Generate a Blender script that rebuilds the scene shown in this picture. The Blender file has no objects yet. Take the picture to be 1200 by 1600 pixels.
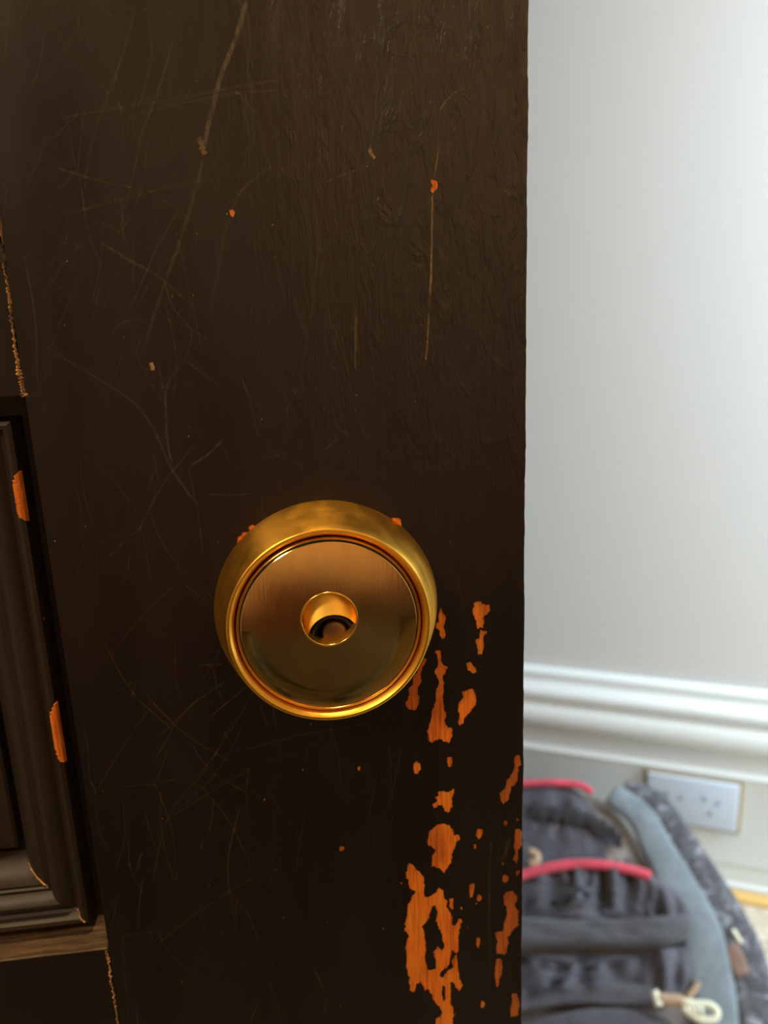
import bpy, bmesh, math, random
from mathutils import Vector, Matrix, noise
random.seed(7)
sc = bpy.context.scene
C = bpy.context.collection
PI = math.pi
R = math.radians

# ------------------------------------------------------------ camera
H = 0.93                                   # eye height above the floor, metres
F = 1243.25                                # focal length in pixels of the 1200x1600 frame
YAW, PIT, ROLL, DIST = R(6.0646), R(14.6384), R(-2.2394), 0.21014
fwd = Vector((math.sin(YAW)*math.cos(PIT), math.cos(YAW)*math.cos(PIT), -math.sin(PIT)))
rt0 = Vector((math.cos(YAW), -math.sin(YAW), 0)); up0 = rt0.cross(fwd)
rt = rt0*math.cos(ROLL)+up0*math.sin(ROLL); up = up0*math.cos(ROLL)-rt0*math.sin(ROLL)
CAM = Vector((0, -DIST, H))
cd = bpy.data.cameras.new('camera'); cam = bpy.data.objects.new('camera', cd); C.objects.link(cam)
cam.matrix_world = Matrix((( rt.x, up.x, -fwd.x, CAM.x), (rt.y, up.y, -fwd.y, CAM.y), (rt.z, up.z, -fwd.z, CAM.z), (0, 0, 0, 1)))
cd.sensor_fit = 'VERTICAL'; cd.sensor_height = 36; cd.lens = F/1600*36
cd.clip_start = 0.005
cd.dof.use_dof = True; cd.dof.focus_distance = 0.212; cd.dof.aperture_fstop = 12.0
sc.camera = cam

# ------------------------------------------------------------ light and exposure
sc.view_settings.view_transform = 'Standard'; sc.view_settings.look = 'None'
sc.view_settings.gamma = 1; sc.view_settings.exposure = 0.0; sc.view_settings.use_curve_mapping = False
w = bpy.data.worlds.new('world'); sc.world = w; w.use_nodes = True
w.node_tree.nodes['Background'].inputs[0].default_value = (0.95, 0.85, 0.75, 1)
w.node_tree.nodes['Background'].inputs[1].default_value = 0.05
def area(name, loc, target, size, sizey, power, col):
    l = bpy.data.lights.new(name, 'AREA'); l.shape = 'RECTANGLE'; l.size = size; l.size_y = sizey
    l.energy = power; l.color = col
    o = bpy.data.objects.new(name, l); C.objects.link(o); o.location = loc
    o.rotation_euler = (Vector(target)-Vector(loc)).to_track_quat('-Z', 'Y').to_euler()
    return o
area('daylight', (1.18, 0.20, 0.95), (0.40, 0.70, 0.42), 0.34, 1.3, 22, (0.76, 0.91, 1.0))
area('daylight_high', (0.80, 0.24, 2.40), (0.45, 0.70, 0.3), 0.6, 0.4, 5.5, (0.80, 0.92, 1.0))
area('wall_wash_fill', (0.78, -1.25, 1.62), (0.74, -1.75, 1.58), 0.4, 0.5, 15, (1.0, 0.66, 0.35))  # added light washing the wall behind, so the door paint reflects a warm glow
area('side_fill', (-0.60, -0.62, 1.55), (0.0, -0.1, 0.82), 0.2, 0.2, 6, (1.0, 0.74, 0.45))  # added warm fill from the left to brighten the bare wood
area('door_lamp_glow', (-0.06, -0.16, 2.28), (0.0, -0.03, 0.9), 0.16, 0.10, 16, (1.0, 0.70, 0.38))

# ------------------------------------------------------------ helpers
def pt(x, y, Y=0.0):
    """point on the vertical plane y=Y seen at photo position x, y"""
    v = fwd+rt*((x-600)/F)-up*((y-800)/F)
    return CAM+v*((Y+DIST)/v.y)
def mat(name, col=(0.5, 0.5, 0.5), rough=0.5, metal=0.0, **kw):
    m = bpy.data.materials.new(name); m.use_nodes = True
    b = m.node_tree.nodes['Principled BSDF']
    b.inputs['Base Color'].default_value = (*col, 1); b.inputs['Roughness'].default_value = rough
    b.inputs['Metallic'].default_value = metal
    for k, v in kw.items(): b.inputs[k].default_value = v
    return m, m.node_tree, b
def N(nt, t, **kw):
    n = nt.nodes.new(t)
    for k, v in kw.items():
        if k.startswith('i_'): n.inputs[k[2:].replace('_', ' ')].default_value = v
        else: setattr(n, k, v)
    return n
def coords(nt, scale, rot=(0, 0, 0)):
    tc = N(nt, 'ShaderNodeTexCoord'); mp = N(nt, 'ShaderNodeMapping')
    mp.inputs['Scale'].default_value = scale; mp.inputs['Rotation'].default_value = rot
    nt.links.new(tc.outputs['Object'], mp.inputs[0]); return mp.outputs[0]
def ntex(nt, scale, s=1.0, detail=4, rough=0.5, dist=0.0):
    n = N(nt, 'ShaderNodeTexNoise'); nt.links.new(coords(nt, scale), n.inputs['Vector'])
    n.inputs['Scale'].default_value = s; n.inputs['Detail'].default_value = detail
    n.inputs['Roughness'].default_value = rough; n.inputs['Distortion'].default_value = dist
    return n.outputs['Fac']
def ramp(nt, fac, stops):
    r = N(nt, 'ShaderNodeValToRGB'); nt.links.new(fac, r.inputs[0]); e = r.color_ramp.elements
    while len(e) < len(stops): e.new(0.5)
    for k, (p, c) in enumerate(stops):
        e[k].position = p; e[k].color = (*c, 1) if len(c) == 3 else c
    return r.outputs[0]
def bump(nt, b, facs, prev=None):
    """facs: list of (socket, distance, strength)"""
    for f, d, s in facs:
        bn = N(nt, 'ShaderNodeBump'); bn.inputs['Distance'].default_value = d; bn.inputs['Strength'].default_value = s
        nt.links.new(f, bn.inputs['Height'])
        if prev: nt.links.new(prev, bn.inputs['Normal'])
        prev = bn.outputs[0]
    nt.links.new(prev, b.inputs['Normal'])
def obj(name, me, mats=(), parent=None, smooth=False):
    if isinstance(me, bmesh.types.BMesh):
        m = bpy.data.meshes.new(name); me.normal_update(); me.to_mesh(m); me.free(); me = m
    for q in (mats if isinstance(mats, (list, tuple)) else [mats]): me.materials.append(q)
    if smooth:
        for p in me.polygons: p.use_smooth = True
    o = bpy.data.objects.new(name, me); C.objects.link(o)
    if parent: o.parent = parent
    return o
def tag(o, label=None, cat=None, group=None, kind=None):
    for k, v in (('label', label), ('category', cat), ('group', group), ('kind', kind)):
        if v: o[k] = v
    return o
def empty(name, loc):
    o = bpy.data.objects.new(name, None); C.objects.link(o); o.location = loc; o.empty_display_size = 0.02
    return o
def settle(root):
    """children are modelled in world coordinates: keep them there under the moved root"""
    inv = Matrix.Translation(-root.location)
    for c in root.children: c.matrix_parent_inverse = inv
def box(bm, a, b, mi=0):
    r = bmesh.ops.create_cube(bm, size=1)['verts']
    for v in r: v.co = Vector([a[i]+(v.co[i]+.5)*(b[i]-a[i]) for i in range(3)])
    for f in {f for v in r for f in v.link_faces}: f.material_index = mi
    return r
def bevelled(bm, w, seg=2, verts=None):
    bmesh.ops.bevel(bm, geom=[e for e in bm.edges if e.is_manifold and e.calc_face_angle(0) > .6], offset=w, segments=seg, affect='EDGES', profile=.5)
def lathe(prof, cx, cz, n=160, y0=0.0):
    """prof: (radius, protrusion towards -y)"""
    bm = bmesh.new(); rings = []
    for r, p in prof:
        if r < 1e-6: rings.append([bm.verts.new((cx, y0-p, cz))]*n)
        else: rings.append([bm.verts.new((cx+r*math.cos(2*PI*k/n), y0-p, cz+r*math.sin(2*PI*k/n))) for k in range(n)])
    for a, b in zip(rings, rings[1:]):
        for k in range(n):
            vs = [a[k], a[(k+1) % n], b[(k+1) % n], b[k]]
            u = []
            for v in vs:
                if v not in u: u.append(v)
            if len(u) > 2:
                try: bm.faces.new(u)
                except ValueError: pass
    bmesh.ops.recalc_face_normals(bm, faces=bm.faces)
    return bm
def autosmooth(o, ang=35):
    me = o.data
    for p in me.polygons: p.use_smooth = True
    bm = bmesh.new(); bm.from_mesh(me)
    for e in bm.edges: e.smooth = not (len(e.link_faces) == 2 and e.calc_face_angle(0) > R(ang))
    bm.to_mesh(me); bm.free(); return o
def smooth_path(pts, n=8, closed=False):
    P = [Vector(p) for p in pts]; out = []; L = len(P)
    for i in range(L if closed else L-1):
        if closed: a, b, c, d = P[i-1], P[i], P[(i+1) % L], P[(i+2) % L]
        else: a, b, c, d = P[max(i-1, 0)], P[i], P[i+1], P[min(i+2, L-1)]
        for k in range(n):
            t = k/n
            out.append(.5*((2*b)+(c-a)*t+(2*a-5*b+4*c-d)*t*t+(3*b-a-3*c+d)*t**3))
    if not closed: out.append(P[-1])
    return out
def tube(bm, path, rad, sides=10, up=Vector((0, 0, 1)), cap=True):
    rings = []
    for i, p in enumerate(path):
        t = (path[min(i+1, len(path)-1)]-path[max(i-1, 0)]).normalized()
        a = t.cross(up)
        if a.length < 1e-4: a = t.cross(Vector((1, 0, 0)))
        a.normalize(); b = t.cross(a)
        r = rad(i/(len(path)-1)) if callable(rad) else rad
        rings.append([bm.verts.new(p+a*r*math.cos(2*PI*k/sides)+b*r*math.sin(2*PI*k/sides)) for k in range(sides)])
    for a, b in zip(rings, rings[1:]):
        for k in range(sides): bm.faces.new((a[k], a[(k+1) % sides], b[(k+1) % sides], b[k]))
    if cap: bm.faces.new(rings[0][::-1]); bm.faces.new(rings[-1])

# ------------------------------------------------------------ materials
# brown-black gloss paint laid on with a brush
def paint_mat(name, base=(0.0085, 0.0046, 0.0026), wrinkle=1.25, rough=.30):
    m, nt, b = mat(name, base, rough)
    b.inputs['Specular IOR Level'].default_value = .52
    big = ntex(nt, (14, 14, 5), 1, 3)
    col = ramp(nt, big, [(.3, base), (.7, tuple(c*1.25+.001 for c in base))]); nt.links.new(col, b.inputs['Base Color'])
    streak = ntex(nt, (480, 480, 90), 1, 5, .65, .3)
    fine = ntex(nt, (1300, 1300, 60), 1, 3, .6)
    lump = ntex(nt, (190, 190, 60), 1, 5, .65, 1.0)
    lumpm = ramp(nt, lump, [(.46, (0, 0, 0)), (.56, (.6, .6, .6)), (.62, (1, 1, 1))])
    mask = ramp(nt, ntex(nt, (9, 9, 4), 1, 2), [(.40, (.15, .15, .15)), (.58, (1, 1, 1))])
    # brush lumps are heaviest near the lock edge of the stile, above the lock
    sep = N(nt, 'ShaderNodeSeparateXYZ'); tc = N(nt, 'ShaderNodeTexCoord'); nt.links.new(tc.outputs['Object'], sep.inputs[0])
    mr = N(nt, 'ShaderNodeMapRange'); nt.links.new(sep.outputs['X'], mr.inputs['Value'])
    mr.inputs['From Min'].default_value = -.02; mr.inputs['From Max'].default_value = .03
    mr.inputs['To Min'].default_value = .12; mr.inputs['To Max'].default_value = 1
    mr2 = N(nt, 'ShaderNodeMapRange'); nt.links.new(sep.outputs['Z'], mr2.inputs['Value'])
    mr2.inputs['From Min'].default_value = H-.10; mr2.inputs['From Max'].default_value = H+.03
    mr2.inputs['To Min'].default_value = .25; mr2.inputs['To Max'].default_value = 1
    mm = N(nt, 'ShaderNodeMath', operation='MULTIPLY'); nt.links.new(mr.outputs[0], mm.inputs[0]); nt.links.new(mr2.outputs[0], mm.inputs[1])
    mul = N(nt, 'ShaderNodeMath', operation='MULTIPLY'); nt.links.new(lumpm, mul.inputs[0]); nt.links.new(mm.outputs[0], mul.inputs[1])
    mul2 = N(nt, 'ShaderNodeMath', operation='MULTIPLY'); nt.links.new(streak, mul2.inputs[0]); nt.links.new(mm.outputs[0], mul2.inputs[1])
    bump(nt, b, [(fine, .0001, .18), (mul2.outputs[0], .00028, .8*wrinkle), (mul.outputs[0], .00016, .7*wrinkle)])
    rr = ramp(nt, ntex(nt, (60, 60, 12), 1, 4), [(.3, (rough-.05,)*3), (.7, (rough+.10,)*3)]); nt.links.new(rr, b.inputs['Roughness'])
    return m
M_paint = paint_mat('door_paint')
M_mold = paint_mat('moulding_paint', (0.016, 0.0090, 0.0040), .5, .50)
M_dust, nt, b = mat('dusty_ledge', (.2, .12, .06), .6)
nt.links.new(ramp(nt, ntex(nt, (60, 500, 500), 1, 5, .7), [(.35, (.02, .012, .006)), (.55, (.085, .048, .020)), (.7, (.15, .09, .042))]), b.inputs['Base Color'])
# bare orange wood
def wood_mat(name, c0, c1, c2):
    m, nt, b = mat(name, c1, .55)
    g = ntex(nt, (1500, 1500, 55), 1, 4, .7, .3)
    k = ntex(nt, (90, 90, 45), 1, 3)
    mx = N(nt, 'ShaderNodeMix', data_type='RGBA'); mx.inputs['Factor'].default_value = .5
    c = ramp(nt, g, [(.38, c0), (.48, c1), (.60, c2)]); c2_ = ramp(nt, k, [(.35, c0), (.5, c1), (.62, c2)])
    nt.links.new(c, mx.inputs['A']); nt.links.new(c2_, mx.inputs['B'])
    # older, redder bare patches along the handled edge
    tc = N(nt, 'ShaderNodeTexCoord'); sep = N(nt, 'ShaderNodeSeparateXYZ'); nt.links.new(tc.outputs['Object'], sep.inputs[0])
    mr = N(nt, 'ShaderNodeMapRange'); nt.links.new(sep.outputs['X'], mr.inputs['Value']); mr.inputs['From Min'].default_value = .044; mr.inputs['From Max'].default_value = .055
    m2 = N(nt, 'ShaderNodeMix', data_type='RGBA', blend_type='MULTIPLY'); m2.inputs['B'].default_value = (.50, .50, 1.0, 1)
    nt.links.new(mr.outputs[0], m2.inputs['Factor']); nt.links.new(mx.outputs['Result'], m2.inputs['A']); nt.links.new(m2.outputs['Result'], b.inputs['Base Color'])
    bump(nt, b, [(g, .0003, .6)])
    return m
M_wood = wood_mat('bare_wood', (.30, .045, .004), (.80, .19, .010), (.88, .28, .02))
M_woodred = wood_mat('bare_wood_red', (.16, .03, .008), (.36, .075, .02), (.5, .12, .03))
M_crack, nt, b = mat('cracked_filler', (.42, .20, .05), .7)
nt.links.new(ramp(nt, ntex(nt, (500, 500, 120), 1, 4), [(.36, (.05, .025, .01)), (.5, (.30, .14, .035)), (.66, (.75, .42, .12))]), b.inputs['Base Color'])
# scuffs: thin marks whose strength runs along the mark
def scuff(name, col, rough=.5):
    m, nt, b = mat(name, col, rough)
    at = N(nt, 'ShaderNodeVertexColor', layer_name='wear')
    br = ramp(nt, ntex(nt, (700, 700, 300), 1, 3), [(.3, (.25, .25, .25)), (.6, (1, 1, 1))])
    mu = N(nt, 'ShaderNodeMath', operation='MULTIPLY'); nt.links.new(at.outputs[0], mu.inputs[0]); nt.links.new(br, mu.inputs[1])
    nt.links.new(mu.outputs[0], b.inputs['Alpha']); return m
M_scuff = scuff('paint_scuff', (.10, .075, .045))
M_scuffhi = scuff('worn_through_scratch', (.36, .21, .08))
# brass
def brass(name, col, rough, sx=1.0, aged=.5):
    m, nt, b = mat(name, col, rough, 1.0)
    k = ntex(nt, (160, 160, 70), 1, 5, .6)
    nt.links.new(ramp(nt, k, [(.3, tuple(c*(1-.35*aged) for c in col)), (.6, col)]), b.inputs['Base Color'])
    v = ntex(nt, (1500*sx, 1500, 120), 1, 4, .6)
    nt.links.new(ramp(nt, ntex(nt, (220, 220, 60), 1, 4), [(.3, (rough*.9,)*3), (.7, (rough*1.2,)*3)]), b.inputs['Roughness'])
    bump(nt, b, [(v, .00003, .35)])
    return m
M_brass = brass('brass_collar', (.97, .51, .065), .34, aged=.05)
M_well = brass('brushed_brass_well', (1.0, .60, .10), .42, aged=.2)
M_brassface = brass('brass_face', (.80, .52, .15), .10, aged=.2)
M_brasslip = brass('brass_lip', (.98, .60, .14), .18)
M_rubber, _, _ = mat('black_seal', (.012, .010, .010), .35)
M_plug, _, _ = mat('dark_bronze', (.16, .09, .05), .38, .8)
# far room
M_wall, nt, b = mat('wall_paint', (.665, .69, .70), .85)
bump(nt, b, [(ntex(nt, (60, 60, 60), 1, 4), .001, .3)])
M_white, nt, b = mat('white_gloss', (.80, .88, .91), .35)
bump(nt, b, [(ntex(nt, (30, 30, 30), 1, 2), .001, .2)])
M_ceil, _, _ = mat('ceiling_paint', (.72, .70, .66), .9)
M_beige, _, _ = mat('room_wall_paint', (.50, .40, .29), .8)
M_floor, nt, b = mat('speckled_stone', (.5, .45, .36), .35)
nt.links.new(ramp(nt, ntex(nt, (70, 70, 70), 1, 6, .7), [(.35, (.36, .31, .24)), (.5, (.62, .56, .45)), (.62, (.75, .70, .60))]), b.inputs['Base Color'])
M_yellow, _, _ = mat('yellow_seal', (.75, .50, .16), .6)

# ------------------------------------------------------------ room
aw = R(25.9)
nw = Vector((-math.sin(aw), -math.cos(aw), 0)); ww = Vector((math.cos(aw), -math.sin(aw), 0))   # far wall: normal into the room, direction along
WD = 1.2
W0 = Vector((CAM.x, CAM.y, 0))-nw*WD
def wp(s, z, off=0.0): return W0+ww*s+nw*off+Vector((0, 0, z))
def slab(name, P, th, n, m, kind='structure', label=None):
    P = [Vector(p) for p in P]; bm = bmesh.new(); a = [bm.verts.new(p) for p in P]; b = [bm.verts.new(p-n*th) for p in P]
    bm.faces.new(a); bm.faces.new(b[::-1])
    for i in range(4): bm.faces.new((a[i], b[i], b[(i+1) % 4], a[(i+1) % 4]))
    bmesh.ops.recalc_face_normals(bm, faces=bm.faces)
    return tag(obj(name, bm, m), kind=kind, label=label)
X0, X1, Y0, Y1, ZC = -1.5, 1.75, -1.75, 1.95, 2.6
slab('floor', [(X0-.2, Y0-.2, 0), (X1+.2, Y0-.2, 0), (X1+.2, Y1+.2, 0), (X0-.2, Y1+.2, 0)], .08, Vector((0, 0, 1)), M_floor, label='pale speckled stone floor at the foot of the far wall')
slab('ceiling', [(X0-.2, Y0-.2, ZC), (X1+.2, Y0-.2, ZC), (X1+.2, Y1+.2, ZC), (X0-.2, Y1+.2, ZC)], .08, Vector((0, 0, -1)), M_ceil)
sL = (X0-CAM.x)/ww.x - .15; sR = 1.75
slab('wall_back', [wp(sL-.45, 0), wp(sR, 0), wp(sR, ZC), wp(sL-.45, ZC)], .1, nw, M_wall, label='plain light grey wall beyond the dark door')
slab('wall_front', [Vector((X0, Y0, 0)), Vector((X1, Y0, 0)), Vector((X1, Y0, ZC)), Vector((X0, Y0, ZC))], .1, Vector((0, 1, 0)), M_beige)
slab('wall_left', [Vector((X0, Y0, 0)), Vector((X0, Y1, 0)), Vector((X0, Y1, ZC)), Vector((X0, Y0, ZC))], .1, Vector((1, 0, 0)), M_beige)
slab('wall_right', [Vector((X1, Y0, 0)), Vector((X1, .4, 0)), Vector((X1, .4, ZC)), Vector((X1, Y0, ZC))], .1, Vector((-1, 0, 0)), M_wall)
M_base, _, _ = mat('added_skirting', (.055, .040, .024), .5)  # unseen dark board, added to darken the lower part of the brass reflection
bm = bmesh.new(); box(bm, (X0+.01, Y0+.0005, .0085), (X1-.01, Y0+.018, .33)); box(bm, (X0+.01, Y0+.0005, .331), (X1-.01, Y0+.026, .35)); bevelled(bm, .003)
tag(obj('added_baseboard_front', bm, M_base), kind='structure', label='dark skirting board added behind the camera to darken the brass reflection')
# tall white skirting with a moulded cap; profile (height, projection)
prof = [(0, .0), (0, .022), (.020, .022), (.024, .018), (.055, .018), (.057, .020), (.204, .020), (.212, .0235), (.2155, .0215), (.2180, .0150),
        (.250, .013), (.2555, .014), (.2570, .027), (.262, .0315), (.272, .034), (.283, .0335), (.290, .030), (.295, .0255),
        (.299, .0235), (.3035, .0245), (.309, .030), (.316, .0315), (.322, .029), (.327, .022), (.331, .016), (.336, .0145), (.341, .0165), (.347, .0155), (.3505, .011), (.352, 0)]
prof = [(z+.0, p) for z, p in prof]
bm = bmesh.new(); cols = []
for s in (sL-.3, sR): cols.append([bm.verts.new(wp(s, z, p-.001)) for z, p in prof])
for i in range(len(prof)-1): bm.faces.new((cols[0][i], cols[1][i], cols[1][i+1], cols[0][i+1]))
bmesh.ops.recalc_face_normals(bm, faces=bm.faces)
o = obj('baseboard_back', bm, M_white); autosmooth(o, 40)
tag(o, kind='structure', label='tall white moulded skirting board along the grey wall')
bm = bmesh.new(); A = [wp(sL, .0005, .0225), wp(sR, .0005, .0225), wp(sR, .0005, .035), wp(sL, .0005, .035)]
lo = [bm.verts.new(p) for p in A]; hi = [bm.verts.new(p+Vector((0, 0, .014 if i < 2 else .006))) for i, p in enumerate(A)]
bm.faces.new(hi); bm.faces.new(lo[::-1])
for i in range(4): bm.faces.new((lo[i], hi[i], hi[(i+1) % 4], lo[(i+1) % 4]))
bmesh.ops.recalc_face_normals(bm, faces=bm.faces)
tag(obj('trim_1', bm, M_yellow), kind='structure', label='yellowish sealant line where skirting meets floor')

# ------------------------------------------------------------ the door
XS0, XS1 = -0.067357, 0.062208            # stile: joint with the rails and lock edge
ZT, ZB = H-.019147, H-.186715             # top and bottom of the sunk panel
LC = Vector((.00529, 0, H-.082025))       # lock axis
DZ0, DZ1 = .012, 2.35
PX0 = -.33                                # far side of the sunk panel
door = empty('door_1', (XS1, .02, DZ0))
tag(door, 'dark brown painted panel door, chipped to orange wood along its edge', 'door', kind='structure')

Z4 = lambda L, s, ox, oy: [(x/s+ox, y/s+oy) for x, y in L]
A4 = lambda L: Z4(L, 4, 560, 900)
A5 = lambda L: Z4(L, 4, 560, 1200)
A6 = lambda L: Z4(L, 5.715, 620, 1320)
A3 = lambda L: Z4(L, 2.857, 300, 760)
def blob(x, y, r, e=1.3): return [(x+r*math.cos(t*PI/4)*random.uniform(.75, 1.15), y+e*r*math.sin(t*PI/4)*random.uniform(.75, 1.15)) for t in range(8)]
chips = [
 A4([(722,165),(760,160),(785,175),(815,180),(820,210),(805,240),(790,250),(790,300),(780,325),(745,328),(735,300),(728,250),(708,228),(712,205),(722,195)]),
 A4([(760,337),(800,340),(795,385),(790,430),(775,460),(765,490),(750,492),(742,475),(748,455),(735,425),(738,400),(755,380)]),
 A4([(500,240),(512,202),(528,208),(530,235),(550,250),(552,280),(535,305),(548,360),(545,390),(525,400),(505,375),(510,345),(488,325),(488,298),(502,285)]),
 A4([(480,470),(500,460),(525,472),(520,495),(520,530),(530,555),(565,570),(560,590),(542,600),(530,640),(540,670),(535,720),(530,760),(540,820),(548,930),(575,945),(595,965),(592,1005),(570,1045),(545,1040),(530,1020),(485,1025),(460,1045),(438,1040),(432,975),(448,920),(465,830),(480,800),(480,740),(495,700),(498,650),(480,610),(480,580),(495,560),(492,510)]),
 A4([(398,520),(425,515),(425,540),(410,570),(398,590),(390,625),(395,655),(380,680),(378,740),(380,800),(355,845),(325,838),(298,820),(297,780),(315,740),(325,680),(345,640),(375,580),(390,560)]),
 A4([(675,548),(695,538),(715,545),(722,565),(742,590),(735,605),(712,610),(698,598),(680,590)]),
 A4([(650,715),(675,712),(718,703),(725,730),(738,780),(738,810),(715,835),(675,880),(645,935),(628,935),(632,890),(618,850),(625,800),(640,785),(655,760)]),
 A4([(555,1130),(585,1128),(588,1165),(580,1195),(560,1195),(550,1165)]),
 A4([(345,1175),(362,1158),(385,1170),(388,1200),(375,1240),(355,1240),(345,1210)]),
 A4([(985,1125),(1015,1125),(1018,1180),(1002,1200),(1000,1250),(985,1300),(960,1325),(945,1360),(940,1400),(910,1425),(885,1405),(882,1360),(915,1320),(930,1270),(962,1230),(970,1190),(972,1150)]),
 A5([(495,140),(520,150),(560,150),(600,130),(605,155),(585,190),(590,240),(568,280),(545,275),(525,245),(500,230),(480,250),(465,235),(485,205),(480,180),(500,165)]),
 A5([(450,385),(490,355),(530,343),(570,355),(595,385),(600,420),(630,415),(638,440),(610,475),(600,510),(585,540),(580,595),(555,630),(535,660),(510,630),(480,620),(458,615),(460,550),(478,510),(440,485),(432,440)]),
 A6([(90,180),(125,160),(160,200),(200,230),(240,290),(250,340),(245,420),(260,470),(320,440),(380,385),(415,410),(425,480),(455,500),(455,560),(490,620),(500,700),(520,720),(550,660),(580,665),(585,690),(560,760),(555,900),(545,960),(545,1080),(560,1160),(580,1280),(555,1320),(530,1290),(500,1240),(480,1230),(490,1300),(480,1360),(500,1430),(510,1530),(500,1640),(340,1640),(350,1560),(380,1530),(410,1500),(390,1470),(340,1410),(310,1350),(280,1300),(245,1300),(215,1230),(180,1260),(150,1320),(120,1315),(110,1240),(100,1130),(80,1050),(78,900),(105,820),(75,760),(65,700),(95,620),(100,560),(125,480),(160,420),(120,400),(100,330),(85,250)]),
 A6([(310,560),(345,550),(365,600),(350,680),(380,760),(415,840),(425,910),(400,940),(370,910),(320,960),(345,1020),(345,1110),(300,1120),(265,1100),(260,900),(245,780),(230,740),(270,690),(300,640)]),
 A6([(500,940),(520,980),(500,1020),(495,1100),(450,1130),(410,1180),(390,1160),(410,1130),(460,1090),(480,1040),(480,980)]),
 A6([(412,1260),(432,1270),(432,1380),(415,1395),(403,1330)]),
 A6([(467,482),(505,475),(510,570),(494,585),(470,555)]),
 A6([(650,350),(690,345),(700,390),(680,470),(655,480),(645,420)]),
 A6([(960,440),(1000,410),(1050,420),(1075,470),(1060,550),(1085,620),(1090,720),(1060,750),(1030,790),(1000,830),(990,960),(960,985),(890,970),(895,870),(870,790),(920,765),(950,770),(950,700),(980,650),(975,560),(950,490)]),
 A6([(880,1020),(935,1015),(945,1100),(930,1190),(905,1280),(885,1270),(880,1200),(865,1150),(880,1080)]),
 A6([(1025,1330),(1075,1325),(1095,1410),(1090,1520),(1075,1530),(1020,1540),(1010,1480),(1025,1420)]),
 A6([(710,830),(745,830),(750,890),(730,930),(705,900)]),
 A5([(975,385),(1010,375),(1022,420),(1020,480),(1000,520),(1005,570),(985,600),(965,570),(975,520),(975,470)]),
 A5([(750,375),(780,385),(780,420),(755,450),(735,430),(735,395)]), A5([(720,475),(740,475),(738,510),(722,505)]),
 A3([(205,225),(235,200),(262,210),(250,235),(210,275),(200,255)]), A3([(250,185),(270,168),(288,180),(280,200),(258,205)]),
 A3([(890,145),(910,137),(935,150),(938,185),(920,185),(900,165)]),
 [(358,328),(364,325),(369,332),(364,340),(359,336)], [(671,280),(677,279),(684,284),(685,293),(680,298),(677,303),(672,297),(675,289)],
 blob(748.6, 1403.6, 4.5), blob(789.8, 1373.4, 7, 1.1), blob(808.6, 1364.6, 4), blob(790, 1285.8, 4), blob(808.5, 1281, 2), blob(754.7, 1570, 4.5),
 blob(627, 1380.4, 2), blob(534, 1326, 4, 1.2), blob(561, 1201, 3.5), blob(720.8, 1419.5, 2.2), blob(744.5, 1412.5, 2), blob(786, 1349.7, 2.3),
]
def ragged(poly, amp=.00007, step=.00035):
    P = [pt(x, y) for x, y in poly]; out = []; big = min(1, len(poly)/12)
    for i, p in enumerate(P):
        q = P[(i+1) % len(P)]; n = max(1, int((q-p).length/step)); d = (q-p); nn = Vector((-d.z, 0, d.x))
        if nn.length: nn.normalize()
        for k in range(n):
            c = p+d*(k/n); j = random.uniform(-amp, amp)
            out.append(c+nn*j+Vector((.00055*big*noise.noise(Vector((c.x*900, 3, c.z*420)))+.00040*big*noise.noise(Vector((c.x*2600, 8, c.z*1500))), 0, .0007*big*noise.noise(Vector((c.x*1500, 1, c.z*500))))))
    return [(p.x, p.z) for p in out]
def edge_line(x, z0, z1, n, amp):            # slightly uneven painted arris
    return [(x+amp*(noise.noise(Vector((x*50, 0, (z0+(z1-z0)*k/n)*60)))+.6*noise.noise(Vector((5, x, (z0+(z1-z0)*k/n)*400)))), z0+(z1-z0)*k/n) for k in range(n+1)]
SKIN = .00028
def filled(loops, y0, th, bev):
    cu = bpy.data.curves.new('fill', 'CURVE'); cu.dimensions = '2D'; cu.fill_mode = 'BOTH'
    cu.extrude = th/2; cu.bevel_depth = bev; cu.bevel_resolution = 1
    for L in loops:
        sp = cu.splines.new('POLY'); sp.points.add(len(L)-1); sp.use_cyclic_u = True
        for p, (x, z) in zip(sp.points, L): p.co = (x, z, 0, 1)
    o = bpy.data.objects.new('fill', cu); C.objects.link(o)
    me = bpy.data.meshes.new_from_object(o.evaluated_get(bpy.context.evaluated_depsgraph_get()))
    bpy.data.objects.remove(o)
    bm = bmesh.new(); bm.from_mesh(me); bpy.data.meshes.remove(me)
    for v in bm.verts: v.co = Vector((v.co.x, y0+th/2+bev+0-v.co.z, v.co.y))
    bmesh.ops.recalc_face_normals(bm, faces=bm.faces)
    return bm
ZS0, ZS1 = H-.42, H+.36                      # the stretch of stile around the lock gets the fine paint layer
outline = edge_line(XS1-.0002, ZS0, ZS1, 420, .00028)+[(XS0+.0002, ZS1), (XS0+.0002, ZS0)]
bm = filled([outline]+[ragged(c) for c in chips], 0.0, SKIN-.00008, .00004)
for f in bm.faces: f.material_index = 0
# wooden core behind the paint layer, bare in front, painted round the sides
v = box(bm, (XS0+.0002, SKIN, DZ0), (XS1-.0004, .042, DZ1), 1)
bm.normal_update()
for f in {f for q in v for f in q.link_faces}: f.material_index = 1 if f.normal.y < -.5 else 0
box(bm, (XS0+.0002, 0, DZ0), (XS1-.0002, SKIN-.00001, ZS0-.00001)); box(bm, (XS0+.0002, 0, ZS1+.00001), (XS1-.0002, SKIN-.00001, DZ1))
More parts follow.
